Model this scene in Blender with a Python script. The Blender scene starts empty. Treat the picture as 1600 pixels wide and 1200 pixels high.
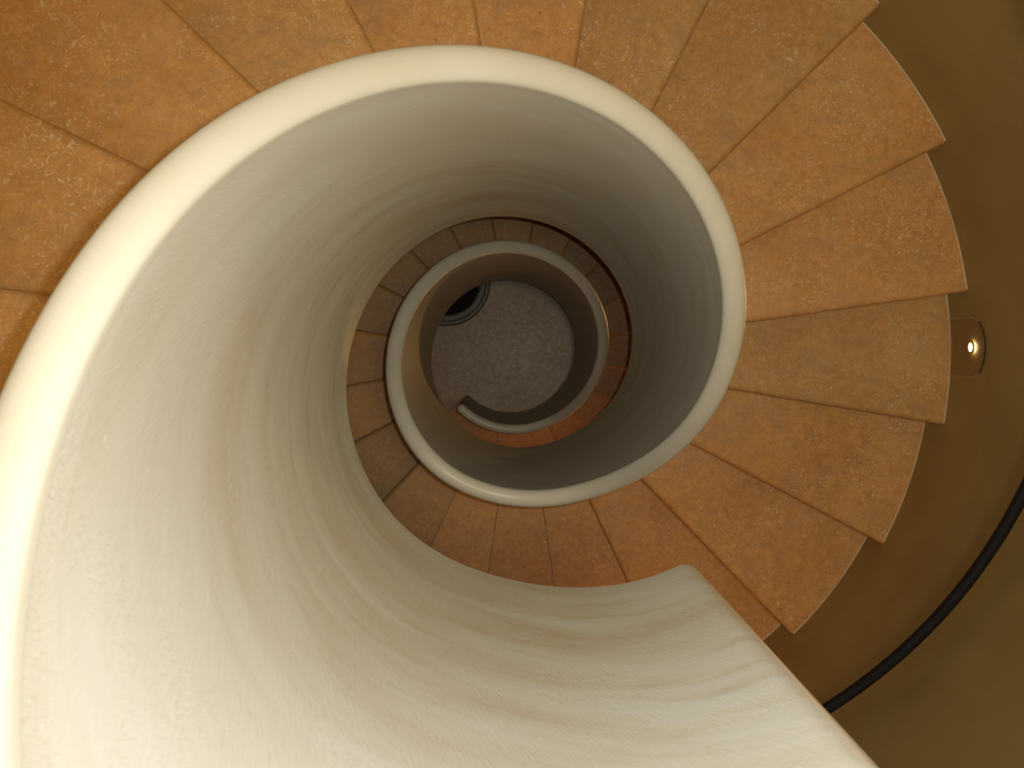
import bpy, math, random
import numpy as np
from mathutils import Matrix, Vector
random.seed(4)
C = bpy.context.scene.collection

# ---------------------------------------------------------------- camera
CAM = Vector((-0.0884, 0.0120, 1.6387))
TX, TY = 0.0295, 0.0137
Rx = Matrix(((1, 0, 0), (0, math.cos(TX), -math.sin(TX)), (0, math.sin(TX), math.cos(TX))))
Ry = Matrix(((math.cos(TY), 0, math.sin(TY)), (0, 1, 0), (-math.sin(TY), 0, math.cos(TY))))
ROT = (Rx @ Ry).transposed()
cd = bpy.data.cameras.new('camera')
cam = bpy.data.objects.new('camera', cd)
C.objects.link(cam)
cam.matrix_world = Matrix.Translation(CAM) @ ROT.to_4x4()
cd.sensor_width = 36.0
cd.lens = 1750.0 / 1600.0 * 36.0
cd.clip_start = 0.01
cd.clip_end = 50
cd.dof.use_dof = True
cd.dof.focus_distance = 2.6
cd.dof.aperture_fstop = 18.0
bpy.context.scene.camera = cam

# ---------------------------------------------------------------- world, lights, exposure
w = bpy.data.worlds.new('world')
bpy.context.scene.world = w
w.use_nodes = True
w.node_tree.nodes['Background'].inputs[0].default_value = (1.0, 0.62, 0.25, 1)
w.node_tree.nodes['Background'].inputs[1].default_value = 0.05
vs = bpy.context.scene.view_settings
vs.view_transform = 'Standard'
vs.look = 'None'
vs.gamma = 1
vs.use_curve_mapping = False
vs.exposure = 0.0

FLASH_POWER = 69.0
def lamp(name, kind, loc, energy, color, size=0.01, aim=None, **kw):
    l = bpy.data.lights.new(name, kind)
    l.energy = energy
    l.color = color
    if kind in ('POINT', 'SPOT'):
        l.shadow_soft_size = size
    else:
        l.shape = 'DISK'
        l.size = size
    for k, v in kw.items():
        setattr(l, k, v)
    o = bpy.data.objects.new(name, l)
    C.objects.link(o)
    o.location = loc
    if aim is not None:
        o.rotation_euler = (Vector(aim) - Vector(loc)).to_track_quat('-Z', 'Y').to_euler()
    return o
# the flash of the hand-held camera, a few centimetres up and right of its lens
fo = ROT @ Vector((0.030, 0.016, 0.0))
fl = lamp('camera_flash', 'SPOT', CAM + fo, FLASH_POWER, (0.94, 1.0, 1.09), 0.006,
          spot_size=math.radians(104), spot_blend=1.0)
fl.rotation_euler = (ROT @ Matrix.Rotation(math.radians(-10), 3, 'Y') @ Matrix.Rotation(math.radians(-3), 3, 'X')).to_euler()
# unseen warm fill added under the drum ceiling for ambient light, no fixture
lamp('ceiling_ambient_fill', 'AREA', (0.16, 0.02, 2.70), 34.0, (1.0, 0.76, 0.40), 0.5, aim=(0.16, 0.02, 0))

# ---------------------------------------------------------------- stair geometry (fitted)
H = 0.17
DTH = math.radians(18)
TH0 = 3.3030
RI, RO, R = 0.3739, 0.4231, 1.4778
RM = (RI + RO) / 2
FLOOR = -32 * H
KN = np.arange(-8, 43, 2.0)
ZK = np.array([-0.029, -0.057, -0.08, -0.082, -0.036, 0.004, -0.013, 0.003, 0.052, 0.094, 0.113, 0.002, -0.084, -0.033, 0.061, 0.116, 0.133, 0.114, 0.08, 0.032, -0.018, -0.073, -0.11, -0.098, -0.065, -0.027])
ZQ = np.array([0.10, 0.06, -0.103, -0.079, 0.03, 0.038, -0.01, -0.049, -0.031, 0.028, 0.054, 0.024, -0.01, -0.022, -0.021, -0.015, -0.009, -0.004, -0.001, 0.0, 0.001, 0.001, 0.001, 0.0, 0.0, 0.0])
TA = [0.0, -0.081, -0.068, -0.061, -0.019, 0.005, 0.019, 0.021, 0.032, 0.03, 0.064, 0.042, 0.053, 0.063, 0.104, 0.037, -0.032, -0.109, -0.1, -0.048, -0.066, -0.014, 0.004, 0.0, 0.025, 0.011, -0.005, -0.006, -0.015, -0.004, -0.007, -0.008, -0.037, -0.019, 0.013, 0.0, 0.016, 0.013, 0.0]
TB = np.array([-60, -6, -2, 14, 18, 34, 60.0])
ZB = np.array([0, 0, 0, -16 * H, -16 * H, -32 * H, -32 * H])
def zt(t):
    return np.interp(t, TB, ZB)
_ts = np.arange(-16, 52, 0.1)
_g = np.exp(-0.5 * (np.arange(-30, 31) * 0.1 / 0.7) ** 2)
_g /= _g.sum()
def _smooth(a):
    p = np.pad(a, 30, mode='edge')
    return np.convolve(p, _g, 'valid')
_zr = _smooth(zt(_ts) + np.interp(_ts, KN, ZK))
_zl = _smooth(zt(_ts) + np.interp(_ts, KN, ZQ))
def z_rim(t):
    return float(np.interp(t, _ts, _zr)) + 1.3100
def z_low(t):
    return float(np.interp(t, _ts, _zl)) - 0.1416
def ang(t):
    return TH0 - t * DTH
def pol(t, r, z):
    a = ang(t)
    return (r * math.cos(a), r * math.sin(a), z)
def tline(k):
    return k + (TA[k] if 0 <= k < len(TA) else 0.0)

# ---------------------------------------------------------------- helpers
def mesh(name, verts, faces, mat, parent=None, smooth=True, uvs=None, sharp=35):
    me = bpy.data.meshes.new(name)
    me.from_pydata([tuple(v) for v in verts], [], faces)
    if uvs is not None:
        ul = me.uv_layers.new(name='UVMap')
        for lp in me.loops:
            ul.data[lp.index].uv = uvs[lp.vertex_index]
    me.materials.append(mat)
    me.validate()
    import bmesh
    bm = bmesh.new()
    bm.from_mesh(me)
    bmesh.ops.recalc_face_normals(bm, faces=bm.faces)
    bm.to_mesh(me)
    bm.free()
    if smooth:
        for p in me.polygons:
            p.use_smooth = True
        me.set_sharp_from_angle(angle=math.radians(sharp))
    o = bpy.data.objects.new(name, me)
    C.objects.link(o)
    if parent is not None:
        o.parent = parent
    return o

def empty(name, loc=(0, 0, 0), rz=0.0):
    o = bpy.data.objects.new(name, None)
    o.empty_display_size = 0.1
    C.objects.link(o)
    o.location = loc
    o.rotation_euler = (0, 0, rz)
    return o

def tag(o, label, cat, group=None, kind=None):
    o['label'] = label
    if cat:
        o['category'] = cat
    if group:
        o['group'] = group
    if kind:
        o['kind'] = kind
    return o

def loft(rings, close_ring=True, cap=True):
    """rings: list of equally long point lists -> verts, faces"""
    n = len(rings[0])
    v = [p for r in rings for p in r]
    f = []
    m = n if close_ring else n - 1
    for i in range(len(rings) - 1):
        for j in range(m):
            a = i * n + j
            b = i * n + (j + 1) % n
            f.append((a, b, b + n, a + n))
    if cap:
        f.append(tuple(range(n - 1, -1, -1)))
        f.append(tuple(range((len(rings) - 1) * n, len(rings) * n)))
    return v, f

# ---------------------------------------------------------------- materials
def newmat(name):
    m = bpy.data.materials.new(name)
    m.use_nodes = True
    nt = m.node_tree
    b = nt.nodes['Principled BSDF']
    return m, nt, b
def N(nt, kind, **kw):
    n = nt.nodes.new(kind)
    for k, v in kw.items():
        setattr(n, k, v)
    return n
def noise(nt, vec, scale, detail=4, rough=0.55, dist=0.0):
    n = N(nt, 'ShaderNodeTexNoise')
    n.inputs['Scale'].default_value = scale
    n.inputs['Detail'].default_value = detail
    n.inputs['Roughness'].default_value = rough
    n.inputs['Distortion'].default_value = dist
    nt.links.new(vec, n.inputs['Vector'])
    return n.outputs['Fac']
def ramp(nt, fac, stops):
    r = N(nt, 'ShaderNodeValToRGB')
    el = r.color_ramp.elements
    while len(el) < len(stops):
        el.new(0.5)
    for e, (p, c) in zip(el, stops):
        e.position = p
        e.color = (c[0], c[1], c[2], 1) if isinstance(c, tuple) else (c, c, c, 1)
    nt.links.new(fac, r.inputs['Fac'])
    return r.outputs['Color']
def mix(nt, fac, a, b, mode='MIX'):
    n = N(nt, 'ShaderNodeMix', data_type='RGBA', blend_type=mode)
    for i, val in ((0, fac), (6, a), (7, b)):
        if isinstance(val, (int, float)):
            n.inputs[i].default_value = val
        elif isinstance(val, tuple):
            n.inputs[i].default_value = (val[0], val[1], val[2], 1)
        else:
            nt.links.new(val, n.inputs[i])
    return n.outputs[2]
def mapping(nt, src, scale=(1, 1, 1), rot=(0, 0, 0), loc=(0, 0, 0)):
    m = N(nt, 'ShaderNodeMapping')
    m.inputs['Scale'].default_value = scale
    m.inputs['Rotation'].default_value = rot
    m.inputs['Location'].default_value = loc
    nt.links.new(src, m.inputs['Vector'])
    return m.outputs[0]
def bump(nt, b, h, strength, dist=0.01, prev=None):
    n = N(nt, 'ShaderNodeBump')
    n.inputs['Strength'].default_value = strength
    n.inputs['Distance'].default_value = dist
    nt.links.new(h, n.inputs['Height'])
    if prev is not None:
        nt.links.new(prev, n.inputs['Normal'])
    nt.links.new(n.outputs[0], b.inputs['Normal'])
    return n.outputs[0]
def objcoord(nt):
    return N(nt, 'ShaderNodeTexCoord').outputs['Object']

def stone_mat(name, ca, cb, cc, fleck=(0.86, 0.72, 0.50), rough=0.5, fl_amt=0.75):
    m, nt, b = newmat(name)
    co = objcoord(nt)
    info = N(nt, 'ShaderNodeObjectInfo')
    sc = N(nt, 'ShaderNodeVectorMath', operation='SCALE')
    nt.links.new(info.outputs['Random'], sc.inputs[3])
    sc.inputs[0].default_value = (17.0, 9.0, 5.0)
    add = N(nt, 'ShaderNodeVectorMath', operation='ADD')
    nt.links.new(co, add.inputs[0])
    nt.links.new(sc.outputs[0], add.inputs[1])
    co = add.outputs[0]
    n1 = noise(nt, co, 3.2, 5, 0.6, 0.4)
    base = ramp(nt, n1, [(0.32, ca), (0.52, cb), (0.72, cc)])
    n2 = noise(nt, co, 34, 8, 0.78)
    base = mix(nt, 0.45, base, ramp(nt, n2, [(0.3, tuple(x * 0.55 for x in ca)), (0.7, tuple(min(1, x * 1.35) for x in cb))]))
    # rusty iron clouds and veins
    n3 = noise(nt, co, 7.0, 7, 0.65, 1.2)
    vein = ramp(nt, n3, [(0.485, 0.0), (0.50, 1.0), (0.515, 0.0)])
    n3b = noise(nt, co, 2.0, 2, 0.5)
    vm = mix(nt, 1.0, vein, ramp(nt, n3b, [(0.56, 0.0), (0.68, 0.55)]), 'MULTIPLY')
    base = mix(nt, vm, base, tuple(x * 0.5 for x in ca))
    # pale shell flecks: small slivers in every direction
    masks = None
    for i, (s, th, rz) in enumerate(((120, 0.71, 0.3), (190, 0.69, 1.9), (150, 0.70, 1.1), (80, 0.73, 2.6))):
        mp = mapping(nt, mapping(nt, co, (1, 1, 1), (0, 0, rz)), (1, 0.5, 1), (0, 0, 0), (3.1 * i, 1.7, 0))
        nz = noise(nt, mp, s, 2, 0.5, 0.6)
        mk = ramp(nt, nz, [(th - 0.065, 0.0), (th + 0.0, 1.0)])
        masks = mk if masks is None else mix(nt, 1.0, masks, mk, 'LIGHTEN')
    cl = ramp(nt, noise(nt, co, 5.0, 3, 0.6), [(0.40, 0.15), (0.64, 1.0)])
    masks = mix(nt, 1.0, masks, cl, 'MULTIPLY')
    amt = mix(nt, 1.0, masks, (fl_amt,) * 3, 'MULTIPLY')
    base = mix(nt, amt, base, fleck)
    # greyish and rusty clouding
    n7 = noise(nt, co, 11, 5, 0.65, 0.8)
    base = mix(nt, ramp(nt, n7, [(0.50, 0.0), (0.68, 0.35)]), base, tuple(0.6 * (x + y) / 2 + 0.06 for x, y in zip(ca, (0.5, 0.4, 0.3))))
    n8 = noise(nt, mapping(nt, co, loc=(7, 3, 1)), 8, 5, 0.65, 0.8)
    base = mix(nt, ramp(nt, n8, [(0.52, 0.0), (0.72, 0.26)]), base, (ca[0] * 1.02, ca[1] * 0.82, ca[2] * 0.7))
    # little dark pits
    n5 = noise(nt, co, 60, 2, 0.5)
    base = mix(nt, ramp(nt, n5, [(0.20, 0.7), (0.26, 0.0)]), base, tuple(x * 0.3 for x in ca))
    # slab-to-slab tone
    tone = ramp(nt, info.outputs['Random'], [(0.0, (0.84, 0.86, 0.90)), (0.5, (1.0, 0.97, 0.92)), (1.0, (1.10, 1.02, 0.95))])
    base = mix(nt, 1.0, base, tone, 'MULTIPLY')
    nt.links.new(base, b.inputs['Base Color'])
    rg = ramp(nt, n2, [(0.3, rough - 0.1), (0.7, rough + 0.12)])
    nt.links.new(rg, b.inputs['Roughness'])
    b.inputs['Specular IOR Level'].default_value = 0.35
    bump(nt, b, n2, 0.25, 0.004)
    return m

M_TREAD = stone_mat('terracotta_limestone', (0.58, 0.30, 0.088), (0.67, 0.385, 0.135), (0.72, 0.46, 0.20))
M_FLOOR = stone_mat('grey_floor_limestone', (0.25, 0.18, 0.10), (0.34, 0.255, 0.15), (0.43, 0.34, 0.225), fleck=(0.80, 0.72, 0.58), rough=0.34, fl_amt=0.7)

def parapet_mat():
    m, nt, b = newmat('cream_polished_plaster')
    uv = N(nt, 'ShaderNodeTexCoord').outputs['UV']
    v1 = mapping(nt, uv, (2.0, 7.0, 1))
    v2 = mapping(nt, uv, (4.5, 22.0, 1), (0, 0, 0), (4.0, 2.0, 0))
    n1 = noise(nt, v1, 1.0, 4, 0.6, 0.5)
    n2 = noise(nt, v2, 1.0, 4, 0.6, 0.3)
    col = ramp(nt, n1, [(0.30, (0.60, 0.53, 0.36)), (0.50, (0.685, 0.66, 0.515)), (0.66, (0.73, 0.735, 0.63))])
    streak = ramp(nt, n2, [(0.28, 0.40), (0.48, 0.0)])
    sep = N(nt, 'ShaderNodeSeparateXYZ')
    nt.links.new(uv, sep.inputs[0])
    # the darker trowel stains sit mostly in the lower half of the band
    low = ramp(nt, sep.outputs['Y'], [(0.40, 1.0), (1.0, 0.25)])
    plainc = ramp(nt, noise(nt, mapping(nt, uv, (3.0, 5.0, 1)), 1.0, 5, 0.6, 0.6), [(0.3, (0.655, 0.625, 0.51)), (0.7, (0.72, 0.715, 0.64))])
    fade = ramp(nt, sep.outputs['Y'], [(0.35, 1.0), (1.05, 0.38)])
    col = mix(nt, fade, plainc, col)
    streak = mix(nt, 1.0, streak, low, 'MULTIPLY')
    col = mix(nt, streak, col, (0.50, 0.37, 0.20))
    # fine cross-wise brush hairs
    v3 = mapping(nt, mapping(nt, uv, (1, 1, 1), (0, 0, 0.35)), (230.0, 34.0, 1))
    n3 = noise(nt, v3, 1.0, 3, 0.6)
    col = mix(nt, ramp(nt, n3, [(0.58, 0.0), (0.74, 0.6)]), col, (0.80, 0.76, 0.64))
    col = mix(nt, ramp(nt, n3, [(0.22, 0.35), (0.36, 0.0)]), col, (0.45, 0.36, 0.22))
    v4 = mapping(nt, uv, (60.0, 160.0, 1), (0, 0, -0.6), (3, 1, 0))
    n4 = noise(nt, v4, 1.0, 2, 0.5)
    col = mix(nt, ramp(nt, n4, [(0.755, 0.0), (0.79, 0.8)]), col, (0.95, 0.93, 0.85))
    pt = ramp(nt, noise(nt, mapping(nt, uv, (5.0, 6.0, 1), (0, 0, 0), (9, 4, 0)), 1.0, 4, 0.6, 0.5), [(0.50, 0.0), (0.66, 1.0)])
    nh = noise(nt, mapping(nt, mapping(nt, uv, (1, 1, 1), (0, 0, -0.3)), (520.0, 75.0, 1), (0, 0, 0), (2, 8, 0)), 1.0, 2, 0.5, 0.5)
    hair = mix(nt, 1.0, pt, ramp(nt, nh, [(0.54, 0.0), (0.66, 0.40)]), 'MULTIPLY')
    col = mix(nt, hair, col, (0.84, 0.81, 0.69))
    hair2 = mix(nt, 1.0, pt, ramp(nt, nh, [(0.34, 0.30), (0.44, 0.0)]), 'MULTIPLY')
    col = mix(nt, hair2, col, (0.48, 0.40, 0.26))
    nt.links.new(col, b.inputs['Base Color'])
    b.inputs['Roughness'].default_value = 0.42
    b.inputs['Specular IOR Level'].default_value = 0.4
    p = bump(nt, b, n3, 0.12, 0.003)
    bump(nt, b, n1, 0.08, 0.01, p)
    return m
M_PAR = parapet_mat()

def plaster_mat(name, col, col2, rough=0.7, bs=0.15):
    m, nt, b = newmat(name)
    co = objcoord(nt)
    n1 = noise(nt, co, 2.5, 5, 0.6, 0.3)
    n2 = noise(nt, co, 90, 3, 0.6)
    c = ramp(nt, n1, [(0.35, col), (0.65, col2)])
    nt.links.new(c, b.inputs['Base Color'])
    b.inputs['Roughness'].default_value = rough
    bump(nt, b, n2, bs, 0.002)
    return m
M_RIM = plaster_mat('cream_rim_plaster', (0.70, 0.68, 0.53), (0.75, 0.73, 0.60), 0.4, 0.05)
M_WALL = plaster_mat('tan_wall_plaster', (0.37, 0.275, 0.095), (0.44, 0.335, 0.125), 0.65, 0.2)
M_SOFFIT = plaster_mat('pale_soffit_plaster', (0.60, 0.50, 0.33), (0.68, 0.58, 0.40))

def plain(name, col, rough=0.5, metal=0.0, emit=None, es=0.0):
    m, nt, b = newmat(name)
    co = objcoord(nt)
    n = noise(nt, co, 120, 2, 0.5)
    c = mix(nt, 0.25, col, ramp(nt, n, [(0.3, tuple(x * 0.8 for x in col)), (0.7, tuple(min(1, x * 1.15) for x in col))]))
    nt.links.new(c, b.inputs['Base Color'])
    b.inputs['Roughness'].default_value = rough
    b.inputs['Metallic'].default_value = metal
    if emit:
        b.inputs['Emission Color'].default_value = (*emit, 1)
        b.inputs['Emission Strength'].default_value = es
    return m
M_BLACK = plain('black_painted_steel', (0.005, 0.005, 0.006), 0.7)
M_BEAD = plain('pale_grout_and_highlight', (0.80, 0.66, 0.45), 0.6)
M_BRASS = plain('brass', (0.70, 0.48, 0.20), 0.35, 1.0)
M_LENS = plain('lit_lens', (0.9, 0.9, 0.85), 0.3, 0, (1.0, 0.93, 0.72), 14)
M_BIN = plain('dark_glazed_stone', (0.045, 0.048, 0.045), 0.45)
M_BINR = plain('worn_grey_stone', (0.13, 0.13, 0.12), 0.5)
M_SOIL = plain('black_soil', (0.006, 0.006, 0.006), 0.9)
M_GLASS = bpy.data.materials.new('clear_acrylic')
M_GLASS.use_nodes = True
_nt = M_GLASS.node_tree
_nt.nodes.remove(_nt.nodes['Principled BSDF'])
_tr = N(_nt, 'ShaderNodeBsdfTransparent')
_tr.inputs[0].default_value = (0.97, 0.96, 0.93, 1)
_gl = N(_nt, 'ShaderNodeBsdfGlossy')
_gl.inputs['Roughness'].default_value = 0.12
_mx = N(_nt, 'ShaderNodeMixShader')
_mx.inputs[0].default_value = 0.02
_nt.links.new(_tr.outputs[0], _mx.inputs[1])
_nt.links.new(_gl.outputs[0], _mx.inputs[2])
_nt.links.new(_mx.outputs[0], _nt.nodes['Material Output'].inputs[0])
M_DARK = plain('dark_gap_shadow', (0.05, 0.03, 0.015), 0.7)  # dark colour for the painted shadow over the step-light arch

# ---------------------------------------------------------------- the drum: wall, floor, ceiling
def tube_wall(name, r0, r1, z0, z1, mat, n=256):
    rings = []
    for i in range(n + 1):
        a = 2 * math.pi * i / n
        c, s = math.cos(a), math.sin(a)
        rings.append([(r0 * c, r0 * s, z0), (r0 * c, r0 * s, z1), (r1 * c, r1 * s, z1), (r1 * c, r1 * s, z0)])
    v, f = loft(rings, True, False)
    return mesh(name, v, f, mat)
wall = tube_wall('wall_outer', R + 0.002, R + 0.16, FLOOR - 0.1, 2.80, M_WALL)
tag(wall, 'tan plaster wall curving round the whole stair well', None, kind='structure')

def disc(name, r, z0, z1, mat, n=128, ctr=(0, 0)):
    v, f = [], []
    for z in (z0, z1):
        for i in range(n):
            a = 2 * math.pi * i / n
            v.append((ctr[0] + r * math.cos(a), ctr[1] + r * math.sin(a), z))
    for i in range(n):
        j = (i + 1) % n
        f.append((i, j, j + n, i + n))
    f.append(tuple(range(n - 1, -1, -1)))
    f.append(tuple(range(n, 2 * n)))
    return mesh(name, v, f, mat)
fl_ = disc('floor', R, FLOOR - 0.1, FLOOR, M_FLOOR)
tag(fl_, 'round grey-brown speckled stone floor at the foot of the stair', None, kind='structure')
cl_ = disc('ceiling', R + 0.16, 2.80, 2.90, M_SOFFIT)
tag(cl_, 'plaster ceiling over the stair well', None, kind='structure')

# ---------------------------------------------------------------- staircase
stair = empty('spiral_staircase', (0, 0, FLOOR))
tag(stair, 'spiral stone staircase with cream plaster parapet winding down round an open well', 'staircase')
stair_inv = Matrix.Translation((0, 0, -FLOOR))
def under(o):
    """keep world coordinates when parented to the staircase empty"""
    o.matrix_parent_inverse = stair_inv
    return o

# parapet path: arc, then a small fillet into a return wall that closes the top landing
T_END, T_TOP = 37.9, -6.17
def build_parapet():
    sec = []       # each: (inner xy, outer xy, ztop_centre, zbottom, u, squash)
    n = int((T_END - T_TOP) / 0.125)
    # rounded lower end
    hw = (RO - RI) / 2
    for q in (0.0, 0.25, 0.5, 0.7, 0.85, 0.95):
        dd = hw * (1 - math.sin(math.acos(1 - q)) if False else (1 - q))
        t = T_END + dd / RM / DTH
        wv = hw * math.sqrt(max(0.0, 1 - (1 - q) ** 2)) if q > 0 else hw * 0.12
        sec.append((pol(t, RM - wv, 0)[:2], pol(t, RM + wv, 0)[:2], z_rim(T_END), z_low(T_END), t, wv / hw))
    for i in range(n + 1):
        t = T_END + (T_TOP - T_END) * i / n
        sec.append((pol(t, RI, 0)[:2], pol(t, RO, 0)[:2], z_rim(t), z_low(t), t, 1.0))
    # corner
    a0 = ang(T_TOP)
    rf = 0.030
    er = Vector((math.cos(a0), math.sin(a0)))
    et = Vector((-math.sin(a0), math.cos(a0)))     # counter-clockwise = upwards
    pc = er * (RI + rf)                            # fillet centre on the well side edge
    for k in range(1, 9):
        b = math.pi / 2 * k / 8
        pi_ = pc - er * rf * math.cos(b) + et * rf * math.sin(b)
        po = er * RO + et * max(0, rf - 2 * hw) * (k / 8)
        t = T_TOP - rf * b / RM / DTH
        sec.append((tuple(pi_), tuple(po), z_rim(T_TOP), z_low(T_TOP), t, 1.0))
    L = 24
    for k in range(1, L + 1):
        r = (RI + rf) + (R + 0.001 - RI - rf) * k / L
        pi_ = er * r + et * rf
        po = er * max(r, RO) + et * (rf - 2 * hw)
        sec.append((tuple(pi_), tuple(po), z_rim(T_TOP), z_low(T_TOP), T_TOP - (0.05 + r - RI) / RM / DTH, 1.0))
    # wall body
    ins = 0.0015
    rings, uv = [], []
    for (pi_, po, zc, zb, t, sq) in sec:
        zb = max(zb, FLOOR)
        pi_, po = Vector(pi_), Vector(po)
        d = (po - pi_).normalized() if (po - pi_).length > 1e-6 else Vector((1, 0))
        a = pi_ + d * ins * min(1, sq * 2)
        b = po - d * ins * min(1, sq * 2)
        prof = []
        nz = 10
        for j in range(nz + 1):
            prof.append((a.x, a.y, zb + (zc - zb) * j / nz))
        for j in range(nz, -1, -1):
            prof.append((b.x, b.y, zb + (zc - zb) * j / nz))
        rings.append(prof)
        u = -t * DTH * RM
        zz = float(np.interp(t, _ts, _zl))
        for p in prof:
            uv.append((u, p[2] - zz))
    v, f = loft(rings)
    body = mesh('parapet', v, f, M_PAR, stair, uvs=uv, sharp=50)
    under(body)
    # rolled rim
    rings = []
    for (pi_, po, zc, zb, t, sq) in sec:
        pi_, po = Vector(pi_), Vector(po)
        mid = (pi_ + po) / 2
        hv = (po - pi_) / 2
        hz = hw * (0.25 + 0.75 * sq)
        prof = []
        for j in range(17):
            b = math.pi * j / 16
            prof.append((mid.x - hv.x * math.cos(b), mid.y - hv.y * math.cos(b), zc + hz * 0.95 * math.sin(b)))
        # small drop below the spring line so the roll reads as a lip
        prof.append((mid.x + hv.x * 0.98, mid.y + hv.y * 0.98, zc - 0.012))
        prof.append((mid.x - hv.x * 0.98, mid.y - hv.y * 0.98, zc - 0.012))
        rings.append(prof)
    v, f = loft(rings)
    rim = mesh('rim', v, f, M_RIM, body, sharp=60)
    rim['label'] = 'smooth pale rounded rim'
    return body
build_parapet()

# treads
def tread(k0, t0, t1, z, landing=False, name='tread', flush=False):
    """slab from upstream edge t0 to nosing line t1, top at z"""
    nr, na = 8, 10
    th = 0.040
    gap = 0.0010 if landing or flush else 0.0
    r_in, r_out = RO - 0.010, R
    nose = 0.018
    rr = [r_in + (r_out - r_in) * i / nr for i in range(nr + 1)]
    rings = []
    for r in rr:
        a_up = ang(t0) + (0 if landing or flush else 0.018 / r)      # tuck under the step above
        if landing or flush:
            a_up -= gap / r
        a_dn = ang(t1) + (gap if landing else 0) / r
        prof = []
        # top from upstream to the start of the nosing round
        nb = nose if not landing else 0.0025
        a_e = a_dn + nb / r
        for j in range(na + 1):
            a = a_up + (a_e - a_up) * j / na
            prof.append((r * math.cos(a), r * math.sin(a), z))
        ns = 6
        for j in range(1, ns + 1):
            b = math.pi / 2 * j / ns
            a = a_dn + nb * (1 - math.sin(b)) / r
            prof.append((r * math.cos(a), r * math.sin(a), z - nb * (1 - math.cos(b))))
        if not landing:
            for j in range(1, ns):
                b = math.pi / 2 * j / ns
                a = a_dn + nb * (1 - math.cos(b)) / r
                prof.append((r * math.cos(a), r * math.sin(a), z - th + nb - nb * math.sin(b)))
        a = a_dn + (nb if not landing else 0) / r
        prof.append((r * math.cos(a), r * math.sin(a), z - th))
        prof.append((r * math.cos(a_up), r * math.sin(a_up), z - th))
        rings.append(prof)
    v, f = loft(rings)
    o = mesh(name, v, f, M_TREAD, stair, sharp=40)
    under(o)
    # pale bead of grout along the outer wall
    rings = []
    a0, a1 = ang(t0), ang(t1) + 0.006 / R
    for j in range(13):
        a = a0 + (a1 - a0) * j / 12
        ring = []
        for (dr, dz) in ((-0.0032, 0.0), (-0.0022, 0.0018), (0.0, 0.0030), (0.0, 0.0)):
            ring.append(((R + 0.001 + dr) * math.cos(a), (R + 0.001 + dr) * math.sin(a), z - 0.0003 + dz))
        rings.append(ring)
    v, f = loft(rings)
    bd = mesh('grout_bead', v, f, M_BEAD, o)
    bd['label'] = 'thin pale grout line along the wall end'
    return o

for k in range(-1, 35):
    zk = float(zt(k))
    t1 = tline(k)
    t0 = tline(k - 1)
    if k in (15, 16, 17):
        tread(k, t0, t1, zk, True, 'landing_slab')
    elif k == 18:
        tread(k, t0, t1, zk, False, 'landing_slab', True)
    elif k == 34:
        continue
    else:
        tread(k, t0, t1, zk)
tread(34, tline(33), tline(34) + 0.0, float(zt(34)) + 0.010, False)
for k in (-5, -4, -3):
    tread(k, k - 1.0 if k > -5 else T_TOP - 0.06, k, 0.0, True, 'landing_slab')
tread(-2, -3, -2, 0.0, False, 'landing_slab', True)
# floor slabs that lead off the last step
for (a, b) in ((34.013, 36.016), (36.016, 37.013), (37.013, 38.1)):
    tread(0, a, b, FLOOR + 0.006, True, 'floor_slab')

# stair body below the slabs: risers and smooth soffit, one continuous mesh
def stair_body():
    ev = []
    for k in range(-1, 35):
        if k in (15, 16, 17):
            continue
        ev.append((tline(k), float(zt(k))))
    seg = []
    prev_t = T_TOP - 0.06
    # landing block
    levels = [(prev_t, tline(-2), 0.0)]
    last = tline(-2)
    for (t, z) in ev:
        levels.append((last, t, z))
        last = t
    rs = [RO - 0.01, 0.6, 0.8, 1.05, 1.3, R + 0.001]
    back = 0.020
    rings_all = []
    verts, faces = [], []
    # rows of (t, ztop) with vertical jumps
    rows = []
    for i, (t0, t1, z) in enumerate(levels):
        m = 6
        for j in range(m + 1):
            rows.append((t0 + (t1 - t0) * j / m, z - 0.037, j == 0 and i > 0, j == m))
    nr = len(rs)
    for (t, z, fst, lst) in rows:
        for r in rs:
            a = ang(t) + back / r
            verts.append((r * math.cos(a), r * math.sin(a), z))
        zs = float(np.interp(t, _ts, _zl)) - 0.135
        zs = min(zs, z - 0.06)
        zs = max(zs, FLOOR)
        for r in rs:
            a = ang(t) + back / r
            verts.append((r * math.cos(a), r * math.sin(a), zs))
    st = 2 * nr
    for i in range(len(rows) - 1):
        o0, o1 = i * st, (i + 1) * st
        for j in range(nr - 1):
            faces.append((o0 + j, o0 + j + 1, o1 + j + 1, o1 + j))
            faces.append((o0 + nr + j, o1 + nr + j, o1 + nr + j + 1, o0 + nr + j + 1))
        faces.append((o0, o1, o1 + nr, o0 + nr))
        faces.append((o0 + nr - 1, o0 + 2 * nr - 1, o1 + 2 * nr - 1, o1 + nr - 1))
    for o0 in (0, (len(rows) - 1) * st):
        for j in range(nr - 1):
            faces.append((o0 + j, o0 + nr + j, o0 + nr + j + 1, o0 + j + 1))
    o = mesh('soffit', verts, faces, M_SOFFIT, stair, smooth=False)
    under(o)
stair_body()

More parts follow.
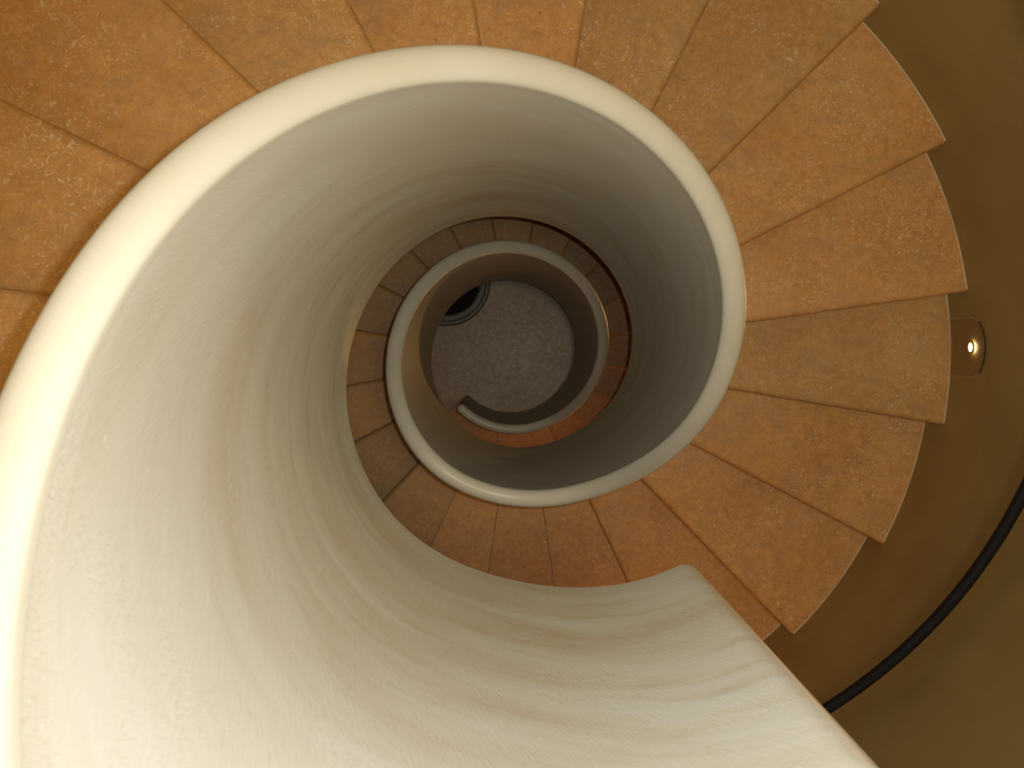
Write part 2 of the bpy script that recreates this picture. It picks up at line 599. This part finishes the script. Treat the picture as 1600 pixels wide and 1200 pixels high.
# ---------------------------------------------------------------- handrail on the outer wall
def sweep(path, r, n=12):
    rings = []
    for i, p in enumerate(path):
        a = Vector(path[max(0, i - 1)])
        b = Vector(path[min(len(path) - 1, i + 1)])
        d = (b - a).normalized()
        x = d.cross(Vector((0, 0, 1)))
        if x.length < 1e-4:
            x = d.cross(Vector((1, 0, 0)))
        x.normalize()
        y = x.cross(d)
        rings.append([tuple(Vector(p) + x * r * math.cos(2 * math.pi * j / n) + y * r * math.sin(2 * math.pi * j / n)) for j in range(n)])
    return loft(rings)
hr = empty('handrail', pol(-5.5, R, 0))
tag(hr, 'black steel handrail curving along the tan outer wall', 'handrail')
def hr_local(o):
    o.matrix_parent_inverse = Matrix.Translation(-hr.location)
path = []
R_HR = 1.418
for i in range(401):
    t = -5.6 + (33.6 + 5.6) * i / 400
    zz = float(np.interp(t, _ts, _smooth(zt(_ts)))) if i == -1 else None
    path.append((t, R_HR))
_zs = _smooth(zt(_ts))
pts = [pol(t, r, float(np.interp(t, _ts, _zs)) + 0.85) for (t, r) in path]
v, f = sweep(pts, 0.0175, 14)
o = mesh('rail', v, f, M_BLACK, hr)
hr_local(o)
for i in range(14):
    t = -5.0 + i * 3.0 + 0.4
    z = float(np.interp(t, _ts, _zs)) + 0.85
    br = [pol(t, R_HR, z - 0.012), pol(t, R_HR, z - 0.045), pol(t, R_HR + 0.012, z - 0.062), pol(t, R + 0.004, z - 0.065)]
    if i == 13:
        continue
    v, f = sweep(br, 0.006, 8)
    o = mesh('bracket', v, f, M_BLACK, hr)
    hr_local(o)

# ---------------------------------------------------------------- step lights set in the wall
LW, LR = 0.20, 0.098
def step_light(t, z, label):
    """arched clear plate on the wall with a tiny brass-ringed lamp; base at tread level"""
    root = empty('step_light', pol(t, R, z), ang(t))
    tag(root, label, 'wall light')
    hc = 0.190
    outl = [(-LR, 0.004), (LR, 0.004)]
    for j in range(25):
        a = math.pi * j / 24
        outl.append((LR * math.cos(a), hc + LR * math.sin(a)))
    def onwall(y, zz, depth):
        a = y / R
        rr_ = R + 0.002 - depth
        return (rr_ * math.cos(a) - R, rr_ * math.sin(a), zz)
    # densify the bottom edge so that the plate follows the curve
    pl = []
    for j in range(9):
        pl.append((-LR + 2 * LR * j / 8, 0.004))
    pl += outl[2:]
    front = [onwall(y, zz, 0.007) for y, zz in pl]
    back = [onwall(y, zz, 0.0015) for y, zz in pl]
    inner = [onwall(y * 0.975, 0.004 + (zz - 0.004) * 0.985, 0.008) for y, zz in pl]
    n = len(pl)
    v = back + front + inner
    f = []
    for i in range(n):
        j = (i + 1) % n
        f.append((i, j, j + n, i + n))
        f.append((i + n, j + n, j + 2 * n, i + 2 * n))
    # fill front with strips by rows: simple n-gon, curvature is tiny
    f.append(tuple(range(2 * n, 3 * n)))
    f.append(tuple(range(n - 1, -1, -1)))
    pz = mesh('cover_plate', v, f, M_GLASS, root, sharp=30)
    # pale strip painted as the lit groove edge, dark strip as crown shadow
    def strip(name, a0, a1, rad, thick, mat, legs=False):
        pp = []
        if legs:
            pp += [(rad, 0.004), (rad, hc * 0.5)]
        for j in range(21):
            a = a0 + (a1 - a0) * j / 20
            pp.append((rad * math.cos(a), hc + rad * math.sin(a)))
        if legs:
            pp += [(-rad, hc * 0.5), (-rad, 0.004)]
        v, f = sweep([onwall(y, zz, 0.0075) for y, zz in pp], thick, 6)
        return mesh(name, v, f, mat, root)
    strip('groove_highlight', 0, math.pi, LR, 0.0009, M_BEAD, True)  # flash highlight on the groove, modelled as a pale strip
    strip('gap_shadow', math.radians(35), math.radians(145), LR + 0.0035, 0.0026, M_DARK)  # shadow of the gap, modelled as a dark strip
    # bezel ring and lens
    rings = []
    for i in range(33):
        a = 2 * math.pi * i / 32
        ring = []
        for (rad, dep) in ((0.021, 0.008), (0.0205, 0.013), (0.015, 0.013), (0.0145, 0.008)):
            ring.append(onwall(rad * math.cos(a), hc + rad * math.sin(a), dep))
        rings.append(ring)
    v, f = loft(rings, True, False)
    mesh('bezel', v, f, M_BRASS, root)
    v = [onwall(0, hc, 0.0165)]
    f = []
    for q, (rad, dep) in enumerate(((0.008, 0.0155), (0.0145, 0.011))):
        for i in range(24):
            a = 2 * math.pi * i / 24
            v.append(onwall(rad * math.cos(a), hc + rad * math.sin(a), dep))
    for i in range(24):
        j = (i + 1) % 24
        f.append((0, 1 + i, 1 + j))
        f.append((1 + i, 25 + i, 25 + j, 1 + j))
    mesh('lens', v, f, M_LENS, root)
    return root
step_light(10.462, float(zt(11)), 'small lit step light with clear arched cover on wall, right edge')

# lamps of the two landings and the mid flights, hidden behind the parapet from above
def wall_beam(t, energy, col, up=2.05):
    """narrow beam of a step light thrown up and across the well"""
    z = float(zt(math.ceil(t)))
    p = pol(t, R - 0.03, z + 0.19)
    lamp('step_light_beam', 'SPOT', p, energy, col, 0.02, aim=(0, 0, z + up),
         spot_size=math.radians(46), spot_blend=1.0)
def landing_lamp(t, h, energy, col=(1.0, 0.40, 0.09)):
    lamp('landing_lamp_light', 'POINT', pol(t, 1.40, float(zt(math.ceil(t))) + h), energy, col, 0.04)
wall_beam(10.47, 8.0, (1.0, 0.55, 0.18))
wall_beam(30.47, 22.0, (1.0, 0.46, 0.10))
landing_lamp(14.6, 0.42, 1.6)
landing_lamp(34.4, 0.42, 3.0)

# ---------------------------------------------------------------- round dark planter on the floor
pc_ = (-0.384, 0.420)
pot = empty('round_planter', (pc_[0], pc_[1], FLOOR))
tag(pot, 'round dark stone planter with grey rim on floor, half hidden behind parapet', 'planter')
def lathe(profile, n=64):
    rings = []
    for i in range(n + 1):
        a = 2 * math.pi * i / n
        rings.append([(r * math.cos(a), r * math.sin(a), z) for r, z in profile])
    return loft(rings, False, False)
v, f = lathe([(0.0, 0.0), (0.19, 0.0), (0.2, 0.01), (0.258, 0.37), (0.252, 0.40), (0.19, 0.40), (0.185, 0.30), (0.0, 0.30)])
mesh('body', v, f, M_BIN, pot)
v, f = lathe([(0.232, 0.395), (0.236, 0.405), (0.235, 0.418), (0.228, 0.424), (0.204, 0.426), (0.196, 0.42), (0.188, 0.395)])
mesh('rim', v, f, M_BINR, pot)
v, f = lathe([(0.0, 0.325), (0.1, 0.33), (0.186, 0.32)])
mesh('soil', v, f, M_SOIL, pot)
